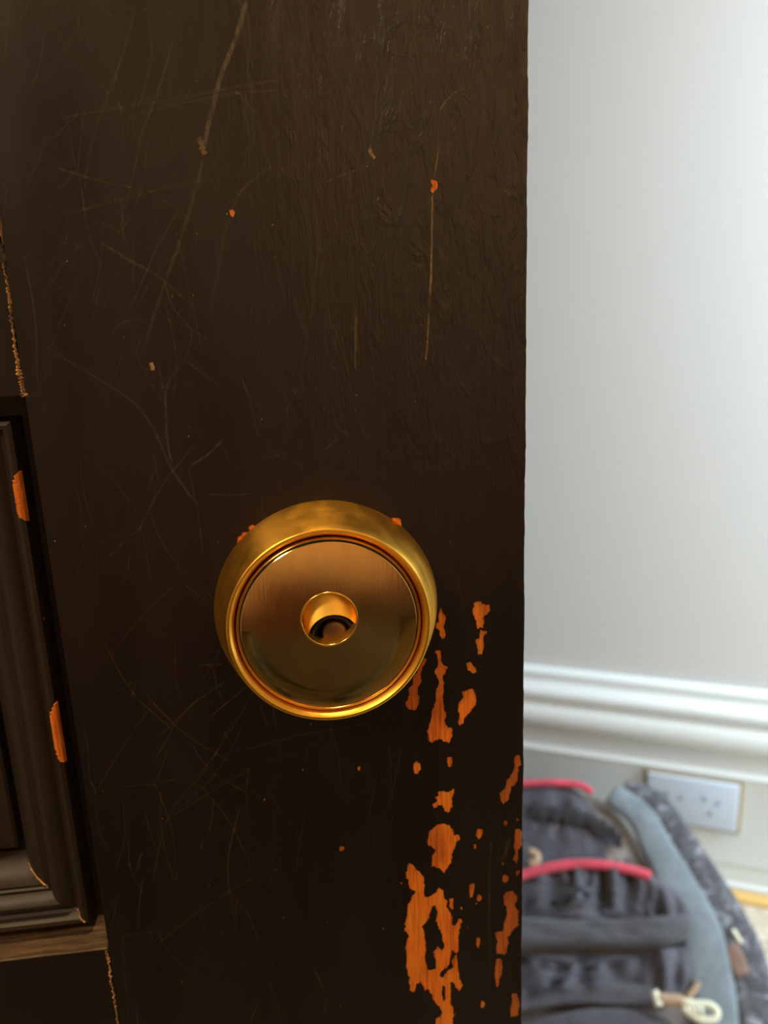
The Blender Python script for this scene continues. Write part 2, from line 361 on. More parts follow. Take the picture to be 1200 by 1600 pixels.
# scratches, laid in the paint surface
wear = {}
def scratch(pts, width, a0, a1, mi, lift=.00003, jit=.0, fade=True):
    P = smooth_path([pt(x, y) for x, y in pts], 10); n = len(P); L = []
    for i, p in enumerate(P):
        d = P[min(i+1, n-1)]-P[max(i-1, 0)]; nn = Vector((-d.z, 0, d.x)).normalized(); t = i/(n-1)
        tap = min(1, t*8+.15, (1-t)*8+.15) if fade else 1
        ww_ = width*.5*tap*(1+jit*random.uniform(-.8, 1)); c = p+nn*jit*width*random.uniform(-.3, .3)
        al = (a0+(a1-a0)*t)*(tap if fade else 1)
        a = bm.verts.new(c+nn*ww_+Vector((0, -lift, 0))); b2 = bm.verts.new(c-nn*ww_+Vector((0, -lift, 0)))
        wear[a] = wear[b2] = al; L.append((a, b2))
    for (a, b2), (c, d) in zip(L, L[1:]):
        f = bm.faces.new((a, b2, d, c)); f.material_index = mi
        f.normal_update()
        if f.normal.y > 0: f.normal_flip()
S = scratch
# long marks, as they run on the stile
S([(388,-10),(372,50),(345,120),(325,200),(318,235)], .0010, .85, .75, 2, .00003, .15)
S([(318,240),(310,280),(290,350),(262,430),(238,500),(222,560)], .0008, .5, .2, 2, .00003, .15)
S([(310,213),(314,222),(317,232),(321,243)], .0011, .3, .45, 3, .00004, .6)
S([(420,262),(385,290),(370,310),(362,330)], .0006, .3, .6, 2, .00004)
S([(362,338),(350,370),(340,430),(326,500)], .0007, .35, .15, 2, .00005)
S([(620,250),(560,258),(440,262),(340,278),(230,300),(140,325),(60,345)], .0007, .25, .15, 2, .00006, .2)
S([(510,285),(530,275),(578,258)], .0006, .5, .35, 2, .00007)
S([(445,125),(390,132),(300,150),(190,170)], .0006, .4, .15, 2, .00007)
S([(450,140),(360,147),(270,165),(190,186)], .0006, .4, .1, 2, .00005)
S([(366,140),(385,160),(402,180)], .0008, .35, .3, 2, .00006)
S([(577,232),(580,240),(586,248)], .0008, .9, .7, 3, .00008, .3)
S([(685,200),(684,240),(678,280)], .0004, .25, .4, 3, .00008)
S([(676,300),(675,350),(674,400),(673,440),(670,486)], .00045, .5, .55, 3, .00009, .5)
S([(670,488),(668,530),(665,565)], .0005, .3, .5, 3, .00008, .4)
S([(728,138),(710,145),(695,160),(687,174)], .0004, .25, .35, 3, .00008, .3)
S([(500,370),(492,440),(482,520),(470,590)], .0006, .45, .15, 2, .00007)
S([(150,375),(200,405),(258,440),(310,490)], .0006, .4, .25, 2, .00008)
S([(55,530),(100,560),(150,590),(210,630),(240,670),(262,720),(285,765)], .0006, .22, .3, 2, .00009)
S([(290,560),(268,590),(259,620),(262,690),(275,740),(300,778),(315,790)], .0006, .22, .5, 2, .0001)
S([(350,685),(325,710),(297,728)], .0006, .45, .35, 2, .0001)
S([(258,440),(270,480),(300,520),(285,570)], .0005, .4, .15, 2, .0001)
S([(290,563),(325,590),(350,608)], .0005, .35, .2, 2, .00011)
S([(222,498),(190,505),(170,530)], .0005, .35, .2, 2, .00011)
S([(215,0),(185,110),(150,200),(130,300)], .0006, .35, .12, 2, .0001)
S([(275,50),(245,150),(222,210),(205,290),(180,380)], .0006, .4, .1, 2, .00011)
S([(555,480),(556,520),(555,578)], .0006, .08, .3, 3, .0001, .6)
S([(600,1075),(560,1100),(515,1120)], .0005, .16, .1, 2, .00011)
S([(310,1090),(275,1125),(250,1150)], .0005, .35, .25, 2, .00011)
S([(390,1190),(385,1250),(392,1300)], .0005, .2, .12, 2, .00011)
S([(172,1465),(240,1455),(310,1440)], .0005, .2, .1, 2, .00011)
S([(768,1300),(764,1420),(768,1530)], .0008, .3, .2, 2, .0001, .5)
S([(795,1310),(790,1330),(784,1345)], .0012, .4, .2, 2, .00012, .5)
# fine random rubbing all over the old gloss
rs = random.Random(3)
boxes = [(min(p[0] for p in c)-3, max(p[0] for p in c)+3, min(p[1] for p in c)-3, max(p[1] for p in c)+3) for c in chips]
for k in range(420):
    x = rs.uniform(-20, 810); y = rs.uniform(-40, 1620)
    a = rs.gauss(PI/2, .55) if rs.random() < .7 else rs.uniform(0, PI); L_ = rs.uniform(12, 110); c = rs.uniform(-.25, .25)
    if x < 190+0.15*(y-345)*0: pass
    p0 = (x, y); p1 = (x+L_*math.cos(a), y+L_*math.sin(a)); p2 = (x+2*L_*math.cos(a+c), y+2*L_*math.sin(a+c))
    if any(a0 < q[0] < a1 and b0 < q[1] < b1 for q in (p0, p1, p2, ((p0[0]+p1[0])/2, (p0[1]+p1[1])/2), ((p2[0]+p1[0])/2, (p2[1]+p1[1])/2)) for a0, a1, b0, b1 in boxes): continue
    if all(pt(*q).x < XS1-.001 and pt(*q).x > XS0+.001 for q in (p0, p1, p2)):
        scratch([p0, p1, p2], rs.uniform(.00018, .0005), rs.uniform(.08, .38), rs.uniform(.05, .3), 2, .0001+k*1e-7)
for k in range(90):                            # specks of lint and pinholes of missing paint
    x = rs.uniform(60, 800); y = rs.uniform(0, 1600)
    if pt(x, y).x < XS0+.002 or pt(x, y).x > XS1-.002: continue
    r = rs.uniform(.8, 2.0); scratch([(x, y-r), (x+rs.uniform(-.5, .5), y), (x, y+r)], rs.uniform(.0002, .0004), rs.uniform(.3, .9), rs.uniform(.3, .8), rs.choice((2, 3)), .00016)
S([(236,566),(238,573),(239,579)], .0010, .9, .9, 3, .00017, .3)
for cx_, cy_, rx_, ry_, al in [(312,370,14,12,.16), (545,281,9,14,.30), (690,495,6,14,.22), (597,190,8,14,.12), (250,320,16,10,.12)]:   # dull rubbed ovals
    c = bm.verts.new(pt(cx_, cy_)+Vector((0, -.00018, 0))); wear[c] = al
    ring = []
    for t in range(16):
        p = pt(cx_+rx_*math.cos(t*PI/8)*rs.uniform(.85, 1.1), cy_+ry_*math.sin(t*PI/8)*rs.uniform(.85, 1.1)); q = bm.verts.new(p+Vector((0, -.00018, 0))); wear[q] = al*.35; ring.append(q)
    for t in range(16):
        f = bm.faces.new((c, ring[t], ring[(t+1) % 16])); f.material_index = 2; f.normal_update()
        if f.normal.y > 0: f.normal_flip()
cl = bm.loops.layers.float_color.new('wear')
for f in bm.faces:
    for l in f.loops:
        a = wear.get(l.vert, 0.0); l[cl] = (a, a, a, 1)
stile = obj('lock_stile', bm, [M_paint, M_wood, M_scuff, M_scuffhi], door)

# rails above and below the sunk panel
def rail(name, z0, z1):
    bm = bmesh.new(); box(bm, (PX0, .0002, z0), (XS0-.00025, .042, z1))
    bevelled(bm, .0004, 2)
    bm.normal_update()
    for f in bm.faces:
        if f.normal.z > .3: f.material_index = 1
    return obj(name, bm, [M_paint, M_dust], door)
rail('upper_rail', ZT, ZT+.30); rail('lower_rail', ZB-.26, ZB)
bm = bmesh.new(); box(bm, (PX0-.13, .0002, DZ0), (PX0-.0003, .042, DZ1)); bevelled(bm, .0004); obj('hinge_stile', bm, M_paint, door)
bm = bmesh.new(); box(bm, (PX0, .0002, ZT+.3006), (XS0-.00025, .042, DZ1)); box(bm, (PX0, .0002, DZ0), (XS0-.00025, .042, ZB-.2606)); obj('outer_panel', bm, M_paint, door)
# cracked paint along the joints of rail and stile
def crack(pts, w0, name='joint_crack', seed=1):
    r = random.Random(seed); bm = bmesh.new(); P = smooth_path([pt(x, y) for x, y in pts], 14); L = []; n = len(P)
    for i, p in enumerate(P):
        t = i/(n-1); wv = w0(t)*r.uniform(.35, 1.3); o_ = r.uniform(-.00022, .00022)
        L.append([bm.verts.new(p+Vector((o_-wv, .0000, 0))), bm.verts.new(p+Vector((o_, -.00035-r.uniform(0, .0003), 0))), bm.verts.new(p+Vector((o_+wv, .0000, 0)))])
    for a, b2 in zip(L, L[1:]):
        for k in range(2): bm.faces.new((a[k], a[k+1], b2[k+1], b2[k]))
    bmesh.ops.recalc_face_normals(bm, faces=bm.faces)
    return obj(name, bm, M_crack, door)
o = crack([(-4,310),(1,350),(6,410),(11,440),(15,480),(22,530),(27,565),(33,595),(38,620)], lambda t: .0003+.0003*t**2+(.0002 if .8 < t < .87 or t > .95 else 0), seed=4)
o['label'] = 'cracked golden paint line'
o = crack([(166,1484),(170,1505),(174,1535),(179,1565),(184,1600),(190,1640)], lambda t: .00042-.0001*t, seed=5)
o['label'] = 'cracked golden paint line'

# sunk panel with mitred moulding: (inset from the opening edge, depth behind the door face)
MP = [(.0000, .0150), (.0062, .0150), (.0064, .0085), (.0068, .0072), (.0078, .0066), (.0088, .0068), (.0094, .0078), (.0098, .0092),
      (.0108, .0098), (.0118, .0090), (.0130, .0078), (.0145, .0073), (.0160, .0080), (.0170, .0094), (.0173, .0106), (.0183, .0104), (.0187, .0112),
      (.0195, .0110), (.0215, .0118), (.0235, .0135), (.0250, .0160), (.0256, .0185), (.0260, .0225), (.0282, .0225)]
def sweep(prof_, x0, x1, z0, z1, sub=60):
    bm = bmesh.new()
    def side(a, b, fa, nrm):
        rows = []
        for k in range(sub+1):
            t = k/sub; row = []
            for ins, dep in prof_:
                p0 = Vector(a)+Vector(fa[0])*ins; p1 = Vector(b)+Vector(fa[1])*ins; p = p0.lerp(p1, t)
                wob = .00012*noise.noise(Vector((p.x*90, ins*500, p.z*90)))
                row.append(bm.verts.new((p.x, dep+wob, p.z)))
            rows.append(row)
        for r0, r1 in zip(rows, rows[1:]):
            for k in range(len(prof_)-1): bm.faces.new((r0[k], r0[k+1], r1[k+1], r1[k]))
    side((x1, 0, z0), (x1, 0, z1), ((-1, 0, 1), (-1, 0, -1)), None)
    side((x1, 0, z1), (x0, 0, z1), ((-1, 0, -1), (1, 0, -1)), None)
    side((x0, 0, z1), (x0, 0, z0), ((1, 0, -1), (1, 0, 1)), None)
    side((x0, 0, z0), (x1, 0, z0), ((1, 0, 1), (-1, 0, 1)), None)
    bmesh.ops.remove_doubles(bm, verts=bm.verts, dist=1e-6)
    bmesh.ops.recalc_face_normals(bm, faces=bm.faces)
    return bm
bm = sweep(MP, PX0, XS0, ZB-.0028, ZT); mo = obj('panel_moulding', bm, M_mold, door); autosmooth(mo, 30)
mo['label'] = 'dark reeded moulding framing the sunk panel'
FP = [(.0282, .0240), (.0282, .0185), (.0290, .0178), (.0310, .0176), (.0420, .0120), (.0425, .0105), (.0440, .0100)]
bm = sweep(FP, PX0, XS0, ZB-.0028, ZT, 4)
x0, x1, z0, z1 = PX0+.044, XS0-.044, ZB+.0412, ZT-.044
bm.faces.new([bm.verts.new(p) for p in ((x0, .0100, z0), (x1, .0100, z0), (x1, .0100, z1), (x0, .0100, z1))])
fpn = obj('raised_panel', bm, M_mold, door)
# chips on the outer bead of the moulding
def bead_chip(za, zb, n, seed, m, ka=2, kb=7):
    r = random.Random(seed); bm = bmesh.new(); rows = []
    pr = MP[ka:kb]
    for k in range(n+1):
        t = k/n; z = za+(zb-za)*t; lim = (len(pr)-1)*min(1, (4*t*(1-t))**.4)*r.uniform(.72, 1.0)
        row = []
        for j in range(9):
            q = lim*j/8; i0 = min(int(q), len(pr)-2); fr = q-i0
            ins = pr[i0][0]+(pr[i0+1][0]-pr[i0][0])*fr; dep = pr[i0][1]+(pr[i0+1][1]-pr[i0][1])*fr
            row.append(bm.verts.new((XS0-ins+.00022, dep-.00022, z)))
        rows.append(row)
    for r0, r1 in zip(rows, rows[1:]):
        for k in range(8): bm.faces.new((r0[k], r0[k+1], r1[k+1], r1[k]))
    bmesh.ops.recalc_face_normals(bm, faces=bm.faces)
    o = obj('moulding_chip', bm, m, mo); o['label'] = 'bare orange wood where paint chipped off moulding'; return o
bead_chip(pt(44, 735, .007).z, pt(52, 815, .007).z, 40, 3, M_wood)
bead_chip(pt(87, 1098, .007).z, pt(108, 1192, .007).z, 44, 8, M_wood)
bead_chip(pt(74, 965, .007).z, pt(75, 970, .007).z, 6, 9, M_woodred, 2, 4)
# pale cracks in the mitres of the moulding
bm = bmesh.new()
def mitre(i0, i1, wv):
    P = []
    for i in range(i0, i1): 
        a, b2 = MP[i], MP[i+1]
        for k in range(4):
            t = k/4; ins = a[0]+(b2[0]-a[0])*t; dep = a[1]+(b2[1]-a[1])*t; P.append(Vector((XS0-ins, dep-.0002, ZB-.0028+ins)))
    tube(bm, P, lambda t: wv*random.uniform(.4, 1.3), 5)
mitre(4, 8, .00026); mitre(16, 20, .00022)
o = obj('mitre_crack', bm, M_crack, mo)

# ------------------------------------------------------------ the lock
mm_ = lambda L: [(a/1000, b/1000) for a, b in L]
collar = mm_([(27.5, 0), (31.0, 0), (31.25, .3), (31.15, .9), (30.2, 4.2), (29.1, 7.8), (28.0, 11.1), (27.15, 13.6), (27.0, 13.9), (26.75, 14.05), (26.2, 14.1), (26.0, 13.95),
      (25.1, 12.8), (24.9, 12.3), (24.75, 11.2), (24.75, 5), (24.75, 2)])
lock = obj('lock_collar', lathe(collar, LC.x, LC.z, 200), M_brass, door); autosmooth(lock, 22)
lock['label'] = 'round domed brass lock collar'
ring = mm_([(24.6, 6), (24.6, 12.5), (24.45, 13.0), (24.1, 13.25), (23.75, 13.2), (23.55, 12.9), (23.5, 12.2), (23.5, 6)])
o = obj('inner_ring', lathe(ring, LC.x, LC.z, 200), M_brasslip, lock); autosmooth(o, 40)
# face disc with an off-centre hole
HC = (LC.x+.0000, LC.z+.0021); HR = .00725
bm = bmesh.new(); n = 160; rf = .02345; rings = []
steps = [(0, .0126), (.004, .01305), (.02, .0132), (.3, .0132), (.6, .0132), (.97, .0132), (1.0, .0128)]
for t, p in steps:
    row = []
    for k in range(n):
        a = 2*PI*k/n; ox, oz = LC.x+rf*math.cos(a), LC.z+rf*math.sin(a); ix, iz = HC[0]+HR*math.cos(a), HC[1]+HR*math.sin(a)
        row.append(bm.verts.new((ox+(ix-ox)*t, -p, oz+(iz-oz)*t)))
    rings.append(row)
for a, b2 in zip(rings, rings[1:]):
    for k in range(n): bm.faces.new((a[k], a[(k+1) % n], b2[(k+1) % n], b2[k]))
bmesh.ops.recalc_face_normals(bm, faces=bm.faces)
if sum(f.normal.y for f in bm.faces) > 0: bmesh.ops.reverse_faces(bm, faces=bm.faces)
fd = obj('face_plate', bm, M_brassface, lock); autosmooth(fd, 30); fd['label'] = 'polished olive brass face disc with round keyway hole'
# the brass well behind the hole slopes down to the cylinder, which sits lower than the hole
BC = (HC[0]+.0010, HC[1]-.0064); BP = .0120; BR = .0070
bm = bmesh.new(); rings = []
for t in [k/14 for k in range(15)]:
    rings.append([bm.verts.new((HC[0]+(BC[0]-HC[0])*t+(HR+(BR-HR)*t)*math.cos(2*PI*k/120), -(.0088+(BP-.0088)*t), HC[1]+(BC[1]-HC[1])*t+(HR+(BR-HR)*t)*math.sin(2*PI*k/120))) for k in range(120)])
rings.insert(0, [bm.verts.new((HC[0]+HR*math.cos(2*PI*k/120), -.0130, HC[1]+HR*math.sin(2*PI*k/120))) for k in range(120)])
for a, b2 in zip(rings, rings[1:]):
    for k in range(120): bm.faces.new((a[k], a[(k+1) % 120], b2[(k+1) % 120], b2[k]))
bmesh.ops.recalc_face_normals(bm, faces=bm.faces)
autosmooth(obj('keyway_well', bm, M_well, lock), 40)
rimp = mm_([(7.15, 12.9), (7.2, 13.35), (7.4, 13.45), (7.6, 13.35), (7.65, 13.1)])
autosmooth(obj('hole_rim', lathe(rimp, HC[0], HC[1], 120), M_brasslip, lock), 60)
seal = mm_([(7.05, 12.0), (6.9, 11.4), (6.6, 8.8), (6.3, 8.8), (5.9, 9.7), (5.2, 9.8), (4.7, 9.2), (4.3, 8.0), (4.1, 5.0), (0, 5.0)])
o = obj('dust_seal', lathe(seal, BC[0], BC[1], 96), M_rubber, lock); autosmooth(o, 50); o['label'] = 'black ring inside the keyway hole'
plug = mm_([(3.5, 5.1), (3.5, 8.2), (3.2, 8.9), (2.7, 9.2), (1.2, 9.4), (0, 9.4)])
o = obj('cylinder_plug', lathe(plug, BC[0]+.0003, BC[1]+.0006, 64), M_plug, lock); autosmooth(o, 50); o['label'] = 'dull bronze cylinder plug deep in the hole'
settle(door)

# ------------------------------------------------------------ socket plate on the skirting
M_sock, _, _ = mat('socket_plastic', (.62, .73, .88), .3)
M_slot, _, _ = mat('socket_slot', (.30, .36, .42), .5)
M_sockshade, _, _ = mat('socket_shadow_tan', (.42, .34, .20), .7)  # brownish shadow edge of the socket plate, put into colour as a tan frame
OS0, OS1, OZ0, OZ1 = .000, .1335, .121, .203
so = empty('wall_socket', wp(OS0, OZ0, .018))
tag(so, 'pale blue double wall socket plate on the skirting beside the backpack', 'socket')
def wbox(bm, s0, s1, z0, z1, d0, d1):
    r = bmesh.ops.create_cube(bm, size=1)['verts']
    for v in r: v.co = wp(s0+(v.co.x+.5)*(s1-s0), z0+(v.co.z+.5)*(z1-z0), d0+(v.co.y+.5)*(d1-d0))
    bmesh.ops.recalc_face_normals(bm, faces=bm.faces)
bm = bmesh.new(); wbox(bm, OS0-.004, OS1+.0065, OZ0-.0065, OZ1+.002, .0175, .022); bevelled(bm, .001); o = obj('shadow_frame', bm, M_sockshade, so); o['label'] = 'tan frame round the plate, coloured as its shadow edge'
bm = bmesh.new(); wbox(bm, OS0, OS1, OZ0, OZ1, .0225, .030); bevelled(bm, .003, 3); autosmooth(obj('face_plate', bm, M_sock, so), 50)
for cs in (.040, .094):
    for ds, dz_, a in ((-.010, .010, .6), (.010, .006, -.6), (0, -.014, 0)):
        bm = bmesh.new(); wbox(bm, -.0022, .0022, -.0045, .0045, 0, .0006)
        M = Matrix.Translation(wp(cs+ds, (OZ0+OZ1)/2+dz_, .030)-wp(0, 0, 0))
        for v_ in bm.verts:
            l = v_.co-wp(0, 0, 0); x_, z_ = l.dot(ww), l.z; d_ = l.dot(nw)
            v_.co = wp(x_*math.cos(a)-z_*math.sin(a)+cs+ds, x_*math.sin(a)+z_*math.cos(a)+(OZ0+OZ1)/2+dz_, .0299+d_)
        obj('socket_slot', bm, M_slot, so)
settle(so)

# ------------------------------------------------------------ backpack leaning on the skirting
BT = R(48)                                        # lean of its front
bn = (Vector((0, 0, 1))*math.sin(BT)+nw*math.cos(BT)).normalized()
BA = None
v = fwd+rt*((900-600)/F)-up*((1222-800)/F)
BA = CAM+v*(1.08/(-(v.dot(nw))))
bu = (Vector((0, 0, 1))-bn*bn.z).normalized()     # up the bag
bs = bu.cross(bn).normalized()
if bs.x < 0: bs = -bs
def bp(x, y, h=0.0):
    """point on the bag's front, h metres proud of it"""
    v = fwd+rt*((x-600)/F)-up*((y-800)/F)
    t = (BA+bn*h-CAM).dot(bn)/v.dot(bn); return CAM+v*t
def fab(name, c, rough=.8, weave=1):
    m, nt, b = mat(name, c, rough)
    b.inputs['Sheen Weight'].default_value = .25
    f = ntex(nt, (25, 25, 25), 1, 4, .6, .5); g = ntex(nt, (900, 900, 900), 1, 2)
    nt.links.new(ramp(nt, f, [(.3, tuple(q*.75 for q in c)), (.7, tuple(q*1.3 for q in c))]), b.inputs['Base Color'])
    bump(nt, b, [(f, .004, .5), (g, .0006, .5*weave)]); return m
M_black = fab('black_nylon', (.075, .075, .098)); M_side = fab('taupe_mesh', (.21, .185, .175)); M_strap = fab('blue_grey_webbing', (.20, .25, .29))  # black nylon lifted to blue-grey: veiling haze put into its base colour
M_dark = fab('dark_webbing', (.085, .088, .105))
M_edge, nt, b = mat('flecked_webbing', (.12, .125, .15), .8)
nt.links.new(ramp(nt, ntex(nt, (75, 75, 75), 1, 3, .6, .8), [(.40, (.075, .078, .095)), (.56, (.13, .14, .17)), (.68, (.34, .38, .46))]), b.inputs['Base Color'])
M_ink = fab('wrinkle_shade', (.02, .02, .024)); M_red = fab('red_piping', (.72, .075, .13), .6)
M_cream, _, _ = mat('cream_plastic', (.80, .82, .66), .4); M_tan, _, _ = mat('tan_cord', (.46, .33, .22), .6); M_rust, _, _ = mat('rust_patch', (.24, .16, .13), .8)
def cushion(name, outline, h0, T, m, parent, pw=2.2, wr=.004, seed=0, rings=22, base=0.0, freq=(30, 30)):
    P = smooth_path([Vector((x, y, 0)) for x, y in outline], 6, True); n = len(P)
    cx = sum(p.x for p in P)/n; cy = sum(p.y for p in P)/n
    bm = bmesh.new(); R_ = []
    for k in range(rings):
        q = 1-(k/rings)**1.5*0.97
        row = []
        for p in P:
            x, y = cx+(p.x-cx)*q, cy+(p.y-cy)*q; e = 1-q**pw
            hh = T*math.sqrt(max(0, 1-(q**3)**pw*1.0))
            w3 = bp(x, y, 0); a, b_ = w3.dot(bs), w3.dot(bu)
            hh += wr*min(1, 6*(1-q))*(noise.noise(Vector((a*freq[0], b_*freq[1], seed)))+.5*noise.noise(Vector((a*freq[0]*2.3, b_*freq[1]*2.3, seed+9))))
            row.append(bm.verts.new(w3+bn*(h0+hh)))
        R_.append(row)
    for a, b2 in zip(R_, R_[1:]):
        for k in range(n): bm.faces.new((a[k], a[(k+1) % n], b2[(k+1) % n], b2[k]))
    bm.faces.new(R_[-1])
    low = [bm.verts.new(v_.co+bn*(-T*.6-base)) for v_ in R_[0]]
    for k in range(n): bm.faces.new((low[k], low[(k+1) % n], R_[0][(k+1) % n], R_[0][k]))
    bm.faces.new(low)
    bmesh.ops.recalc_face_normals(bm, faces=bm.faces)
    return obj(name, bm, m, parent, True)
bag = empty('backpack', (BA.x-bu.x*.2, BA.y-bu.y*.2, 0))
tag(bag, 'black backpack with red piping leaning against the white skirting', 'backpack')
cushion('body', [(700,1240),(780,1224),(880,1222),(935,1232),(975,1268),(1015,1330),(1055,1400),(1092,1470),(1120,1560),(1135,1680),(1090,1800),(760,1830),(640,1700),(640,1400)], -.075, .07, M_side, bag, 3, .004, 1, base=.02)
def flap(name, out, h0, T, m, seed, wr, freq=(30, 30), lab=None):
    o = cushion(name, out, h0, T, m, bag, 2.2, wr, seed, freq=freq)
    if lab: o['label'] = lab
    return o
flap('front_panel', [(690,1245),(760,1226),(860,1224),(900,1232),(932,1270),(965,1318),(1000,1362),(1010,1420),(760,1440),(660,1400)], -.012, .010, M_black, 2, .006, (50, 20))
flap('upper_pocket', [(700,1370),(780,1362),(860,1350),(920,1347),(975,1352),(1020,1368),(1062,1400),(1080,1435),(1060,1450),(900,1446),(720,1450)], .002, .016, M_black, 3, .022, (60, 12), 'puckered black pocket under the red piping')
flap('pocket_flap', [(700,1440),(800,1436),(900,1440),(1000,1438),(1075,1434),(1068,1470),(1000,1482),(860,1482),(700,1486)], .014, .018, M_dark, 4, .003, (15, 60))
flap('middle_pocket', [(700,1494),(820,1492),(1000,1492),(1070,1480),(1078,1530),(1040,1560),(880,1560),(700,1575)], .0, .014, M_black, 5, .022, (60, 14))
flap('zip_band', [(720,1552),(820,1546),(920,1538),(1020,1540),(1050,1556),(1020,1572),(900,1570),(820,1580),(700,1600)], .010, .008, M_dark, 6, .002)
flap('lower_pocket', [(790,1620),(850,1592),(930,1576),(1010,1582),(1060,1610),(1085,1680),(1060,1800),(760,1800),(700,1700)], .012, .02, M_black, 7, .005)
def cord(name, pts, r, m, h, sides=10, lab=None, parent=bag):
    P = smooth_path([bp(x, y, h) for x, y in pts], 8); bm = bmesh.new(); tube(bm, P, r, sides, bn)
    o = obj(name, bm, m, parent, True)
    if lab: o['label'] = lab
    return o
bm = bmesh.new(); jr = random.Random(5); P = smooth_path([bp(x, y, .001) for x, y in [(832,1262),(860,1270),(890,1274),(920,1282),(948,1296),(972,1318)]], 8); L_ = []  # dark jagged strip that paints the wrinkle shadow below the top piping
for i, p in enumerate(P):
    wv = .006+.012*jr.random(); L_.append([bm.verts.new(p+bu*(.006+.006*jr.random())+bn*.004), bm.verts.new(p+bn*.0075), bm.verts.new(p-bu*wv+bn*.004)])
for a, b2 in zip(L_, L_[1:]):
    for k in range(2): bm.faces.new((a[k], a[k+1], b2[k+1], b2[k]))
bmesh.ops.recalc_face_normals(bm, faces=bm.faces)
o = obj('wrinkle_shadow', bm, M_ink, bag, True); o['label'] = 'dark strip painted as wrinkle shadow under the top piping'
cord('piping', [(700,1244),(760,1228),(820,1224),(870,1223),(905,1227),(925,1238)], .0055, M_red, .000, lab='red piping along the top edge')
cord('piping', [(700,1398),(760,1382),(800,1372),(840,1360),(880,1352),(920,1350),(965,1355),(1005,1365),(1016,1370)], .0070, M_red, .022, lab='red piping arching over the pocket')
# shoulder strap: padded band lying down the right side
def strap(name, mid, wid, h, T, m, parent, seed=1, wr=.002):
    n = 44; bm = bmesh.new(); rows = []
    P = smooth_path([Vector((x, y, 0)) for x, y in mid], 8); W_ = len(P)
    for i, p in enumerate(P):
        d = (P[min(i+1, W_-1)]-P[max(i-1, 0)]).normalized(); nn = Vector((-d.y, d.x, 0)); t = i/(W_-1)
        w_ = wid(t)*.5; row = []
        for k in range(12):
            a = 2*PI*k/12; c_, s_ = math.cos(a), math.sin(a)
            sx_ = abs(c_)**.6*(1 if c_ > 0 else -1); sh = abs(s_)**.6*(1 if s_ > 0 else -1)
            q = bp(p.x+nn.x*w_*sx_, p.y+nn.y*w_*sx_, h(t))
            row.append(bm.verts.new(q+bn*(T*sh+wr*noise.noise(q*60+Vector((seed, 0, 0))))))
        rows.append(row)
    for a, b2 in zip(rows, rows[1:]):
        for k in range(12): bm.faces.new((a[k], a[(k+1) % 12], b2[(k+1) % 12], b2[k]))
    bm.faces.new(rows[0]); bm.faces.new(rows[-1][::-1]); bmesh.ops.recalc_face_normals(bm, faces=bm.faces)
    return obj(name, bm, m, parent, True)
st = strap('shoulder_strap', [(955,1240),(1000,1275),(1030,1330),(1063,1390),(1092,1450),(1110,1520),(1120,1600),(1120,1700)], lambda t: 34+36*min(1, t*1.6), lambda t: -.004, .008, M_strap, bag)
st['label'] = 'blue-grey padded shoulder strap'
e = strap('strap_edge', [(975,1232),(1022,1250),(1060,1305),(1098,1368),(1133,1430),(1162,1495),(1180,1565),(1190,1640),(1180,1720)], lambda t: 24+42*min(1, t*1.6), lambda t: -.008, .007, M_edge, st)
e['label'] = 'dark textured webbing edge'
strap('strap_patch', [(1140,1478),(1152,1502),(1160,1524)], lambda t: 26, lambda t: -.001, .003, M_rust, st)['label'] = 'rust brown patch'
strap('strap_tab', [(1145,1452),(1158,1474)], lambda t: 7, lambda t: .000, .002, M_cream, st)
# zip pull: cream ladder-like slider with tan cord
bm = bmesh.new()
ang = [(1068,1566),(1085,1568),(1108,1570),(1120,1580),(1116,1592),(1098,1594),(1078,1584),(1068,1572)]
P = smooth_path([bp(x, y, .040) for x, y in ang], 6, True); P.append(P[0]); tube(bm, P, .0045, 8, bn)
for x in (1078, 1086, 1094):
    tube(bm, [bp(x, 1568, .042), bp(x+3, 1588, .042)], .0028, 6, bn)
zp = obj('zip_pull', bm, M_cream, bag, True); zp['label'] = 'cream ribbed zip pull'
cord('pull_cord', [(1030,1560),(1045,1562),(1060,1563),(1072,1572)], .007, M_tan, .038, parent=zp)
cord('cord_stop', [(1022,1548),(1026,1560),(1030,1572)], .005, M_cream, .040, parent=zp)
cord('pull_cord', [(1075,1560),(1085,1545),(1092,1535)], .004, M_tan, .030, parent=zp)
o = cord('zip_slider', [(828,1330),(838,1336),(838,1346),(828,1350)], .006, M_tan, .02); o['label'] = 'tan zip slider at the door edge'
settle(bag)
for ch in bag.children: settle(bag)

# ------------------------------------------------------------ the person taking the picture, sitting behind the camera
M_skin, _, b = mat('skin', (.62, .34, .20), .5); b.inputs['Subsurface Weight'].default_value = .05
M_shirt = fab('dark_red_sweater', (.14, .028, .018)); M_trous = fab('charcoal_trousers', (.03, .03, .032)); M_hair, _, _ = mat('dark_hair', (.015, .010, .008), .5)
PB = Vector((-.09, -1.02, .30))
def skinned(name, verts, edges, rad, m, parent, sub=2):
    me = bpy.data.meshes.new(name); me.from_pydata([PB+Vector(v_) for v_ in verts], edges, [])
    o = bpy.data.objects.new(name+'_tmp', me); C.objects.link(o)
    md = o.modifiers.new('skin', 'SKIN'); md.use_smooth_shade = True
    for sv, r_ in zip(me.skin_vertices[0].data, rad): sv.radius = r_ if isinstance(r_, tuple) else (r_, r_)
    me.skin_vertices[0].data[0].use_root = True
    sb = o.modifiers.new('sub', 'SUBSURF'); sb.levels = sb.render_levels = sub
    m2 = bpy.data.meshes.new_from_object(o.evaluated_get(bpy.context.evaluated_depsgraph_get())); bpy.data.objects.remove(o); m2.name = name
    m2.materials.clear()
    return obj(name, m2, m, parent, True)
